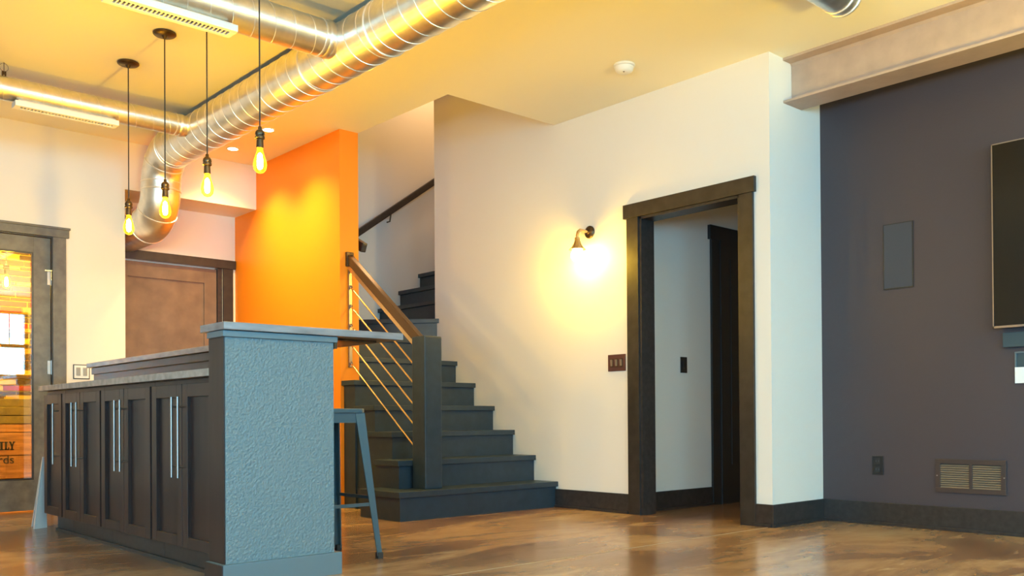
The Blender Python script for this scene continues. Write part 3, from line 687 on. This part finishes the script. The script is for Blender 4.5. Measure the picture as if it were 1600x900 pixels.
sp_ = thing('switch_plate', (XS, 4.34, 1.058), 'dark red-brown triple switch plate beside the doorway casing', 'switch')
MB().box(XS - .007, XS - .0005, 4.258, 4.420, .998, 1.116).build('plate', 'brownplate', sp_, bevel=.002)
for y in (4.295, 4.339, 4.383):
    MB().box(XS - .011, XS - .0072, y - .013, y + .013, 1.027, 1.087).build('switch_surround', 'bronze', sp_, bevel=.001)
    MB().hexa([(XS - .012, y - .009, 1.034), (XS - .012, y + .009, 1.034), (XS - .011, y + .009, 1.034), (XS - .011, y - .009, 1.034), (XS - .017, y - .009, 1.080), (XS - .017, y + .009, 1.080), (XS - .011, y + .009, 1.080), (XS - .011, y - .009, 1.080)]).build('switch_paddle', 'louver', sp_)
hp = thing('switch_plate', (5.50, YH, 1.058), 'slim black switch plate on the hall wall', 'switch')
MB().box(5.463, 5.537, YH - .007, YH - .0005, .998, 1.116).build('plate', 'black', hp, bevel=.002)
MB().box(5.490, 5.510, YH - .012, YH - .0072, 1.03, 1.085).build('switch_paddle', 'black', hp, bevel=.001)
fp = thing('switch_plate', (2.258, YL, 1.048), 'black edged double switch plate on the far wall behind the bar', 'switch')
MB().box(2.197, 2.318, YL - .006, YL - .0005, .992, 1.104).build('plate', 'black', fp, bevel=.002)
MB().box(2.204, 2.311, YL - .009, YL - .0062, .999, 1.097).build('face', 'white', fp, bevel=.001)
for x in (2.233, 2.282): MB().box(x - .015, x + .015, YL - .014, YL - .0092, 1.018, 1.080).build('switch_paddle', 'louver', fp, bevel=.002)

# charcoal wall fixtures
def onw(y0, y1, z0, z1, d0, d1): return MB().box(XT - d1, XT - d0, y0, y1, z0, z1)
spk = thing('wall_speaker', (XT, 2.59, 1.64), 'flat dark speaker grille set flush in the charcoal wall', 'speaker')
onw(2.496, 2.682, 1.442, 1.842, .0005, .006).build('frame', 'black', spk, bevel=.001)
onw(2.502, 2.676, 1.448, 1.836, .0062, .009).build('grille_cloth', 'plate', spk, bevel=.002)
ol = thing('wall_outlet', (XT, 2.73, .365), 'black double power outlet low on the charcoal wall', 'outlet')
onw(2.695, 2.765, .307, .424, .0005, .006).build('cover_plate', 'black', ol, bevel=.002)
for z in (.340, .391):
    q = onw(2.713, 2.747, z - .016, z + .016, .0062, .009).build('socket', 'rubber', ol, bevel=.004)
    m = MB()
    for y in (2.722, 2.738): m.box(XT - .0095, XT - .0091, y - .0015, y + .0015, z - .004, z + .008)
    m.build('slot', 'plate', q)
vg = thing('floor_register', (XT, 2.18, .32), 'bronze louvered air register low on the charcoal wall', 'vent')
v = MB(); y0, y1, z0, z1, b = 1.985, 2.375, .222, .416, .028; ym = 2.175
for q in [(y0, y1, z0, z0 + b), (y0, y1, z1 - b, z1), (y0, y0 + b, z0 + b, z1 - b), (y1 - b, y1, z0 + b, z1 - b), (ym - .009, ym + .009, z0 + b, z1 - b)]:
    v.box(XT - .012, XT - .0005, *q)
v.build('frame', 'register', vg, bevel=.0015)
onw(y0 + b, y1 - b, z0 + b, z1 - b, .0005, .0015).build('cavity', 'dark', vg)
NL = 11; hh = (z1 - z0 - 2 * b) / NL; lm = None
for ya, yb_ in ((y0 + b, ym - .009), (ym + .009, y1 - b)):
    for i in range(NL):
        zz = z0 + b + hh * i
        MB().hexa([(XT - .010, ya, zz + .001), (XT - .010, yb_, zz + .001), (XT - .009, yb_, zz + .003), (XT - .009, ya, zz + .003), (XT - .003, ya, zz + hh * .72), (XT - .003, yb_, zz + hh * .72), (XT - .002, yb_, zz + hh * .82), (XT - .002, ya, zz + hh * .82)]).build('louver', 'louver', vg)
for y in (y0 + .010, y1 - .010): MB().lathe([(.004, 0), (.004, .002), (.002, .003)], (XT - .012, y, .319), (-1, 0, 0), n=10).build('screw', 'steel', vg)

tv = thing('television', (XT, 1.3, 1.66), 'large flat black television with thin silver edge on the charcoal wall', 'television')
XF = 5.415; ty0, ty1, tz0, tz1 = .62, 2.025, 1.152, 2.176
MB().box(XF, XF + .03, ty0, ty1, tz0, tz1).build('back_shell', 'black', tv, bevel=.003)
e = MB(); w_ = .006
for q in [(ty0, ty1, tz0, tz0 + w_ * 2), (ty0, ty1, tz1 - w_, tz1), (ty0, ty0 + w_, tz0, tz1), (ty1 - w_, ty1, tz0, tz1)]: e.box(XF - .006, XF - .0002, *q)
e.build('bezel', 'steel', tv)
MB().box(XF - .004, XF - .0003, ty0 + w_, ty1 - w_, tz0 + w_ * 2, tz1 - w_).build('screen', 'screen', tv)
MB().box(XF + .03, XT - .0005, 1.0, 1.6, 1.4, 1.9).build('wall_mount', 'black', tv)
sb_ = thing('teal_strip', (XT, 1.5, 1.086), 'slim dark teal strip on the wall below the television', 'sound bar')
onw(.9, 1.99, 1.046, 1.128, .0005, .030).build('body', 'niche_teal', sb_, bevel=.004)  # plain raised strip in dark teal
wbx = thing('wall_box', (XT, 1.85, .93), 'dark teal recessed cable box on the charcoal wall', 'wall box')
k = MB(); 
for q in [(1.76, 1.935, 1.012, 1.020), (1.76, 1.935, .845, .853), (1.76, 1.767, .853, 1.012), (1.928, 1.935, .853, 1.012)]: k.box(XT - .010, XT - .0005, *q)
k.build('rim', 'slate', wbx, bevel=.001); onw(1.767, 1.928, .853, 1.012, .0005, .002).build('back', 'niche_teal', wbx)
tag(onw(1.775, 1.934, .846, .934, .0102, .0112).build('paper_card', 'paper'), 'white paper card stuck over the dark cable box', 'card')
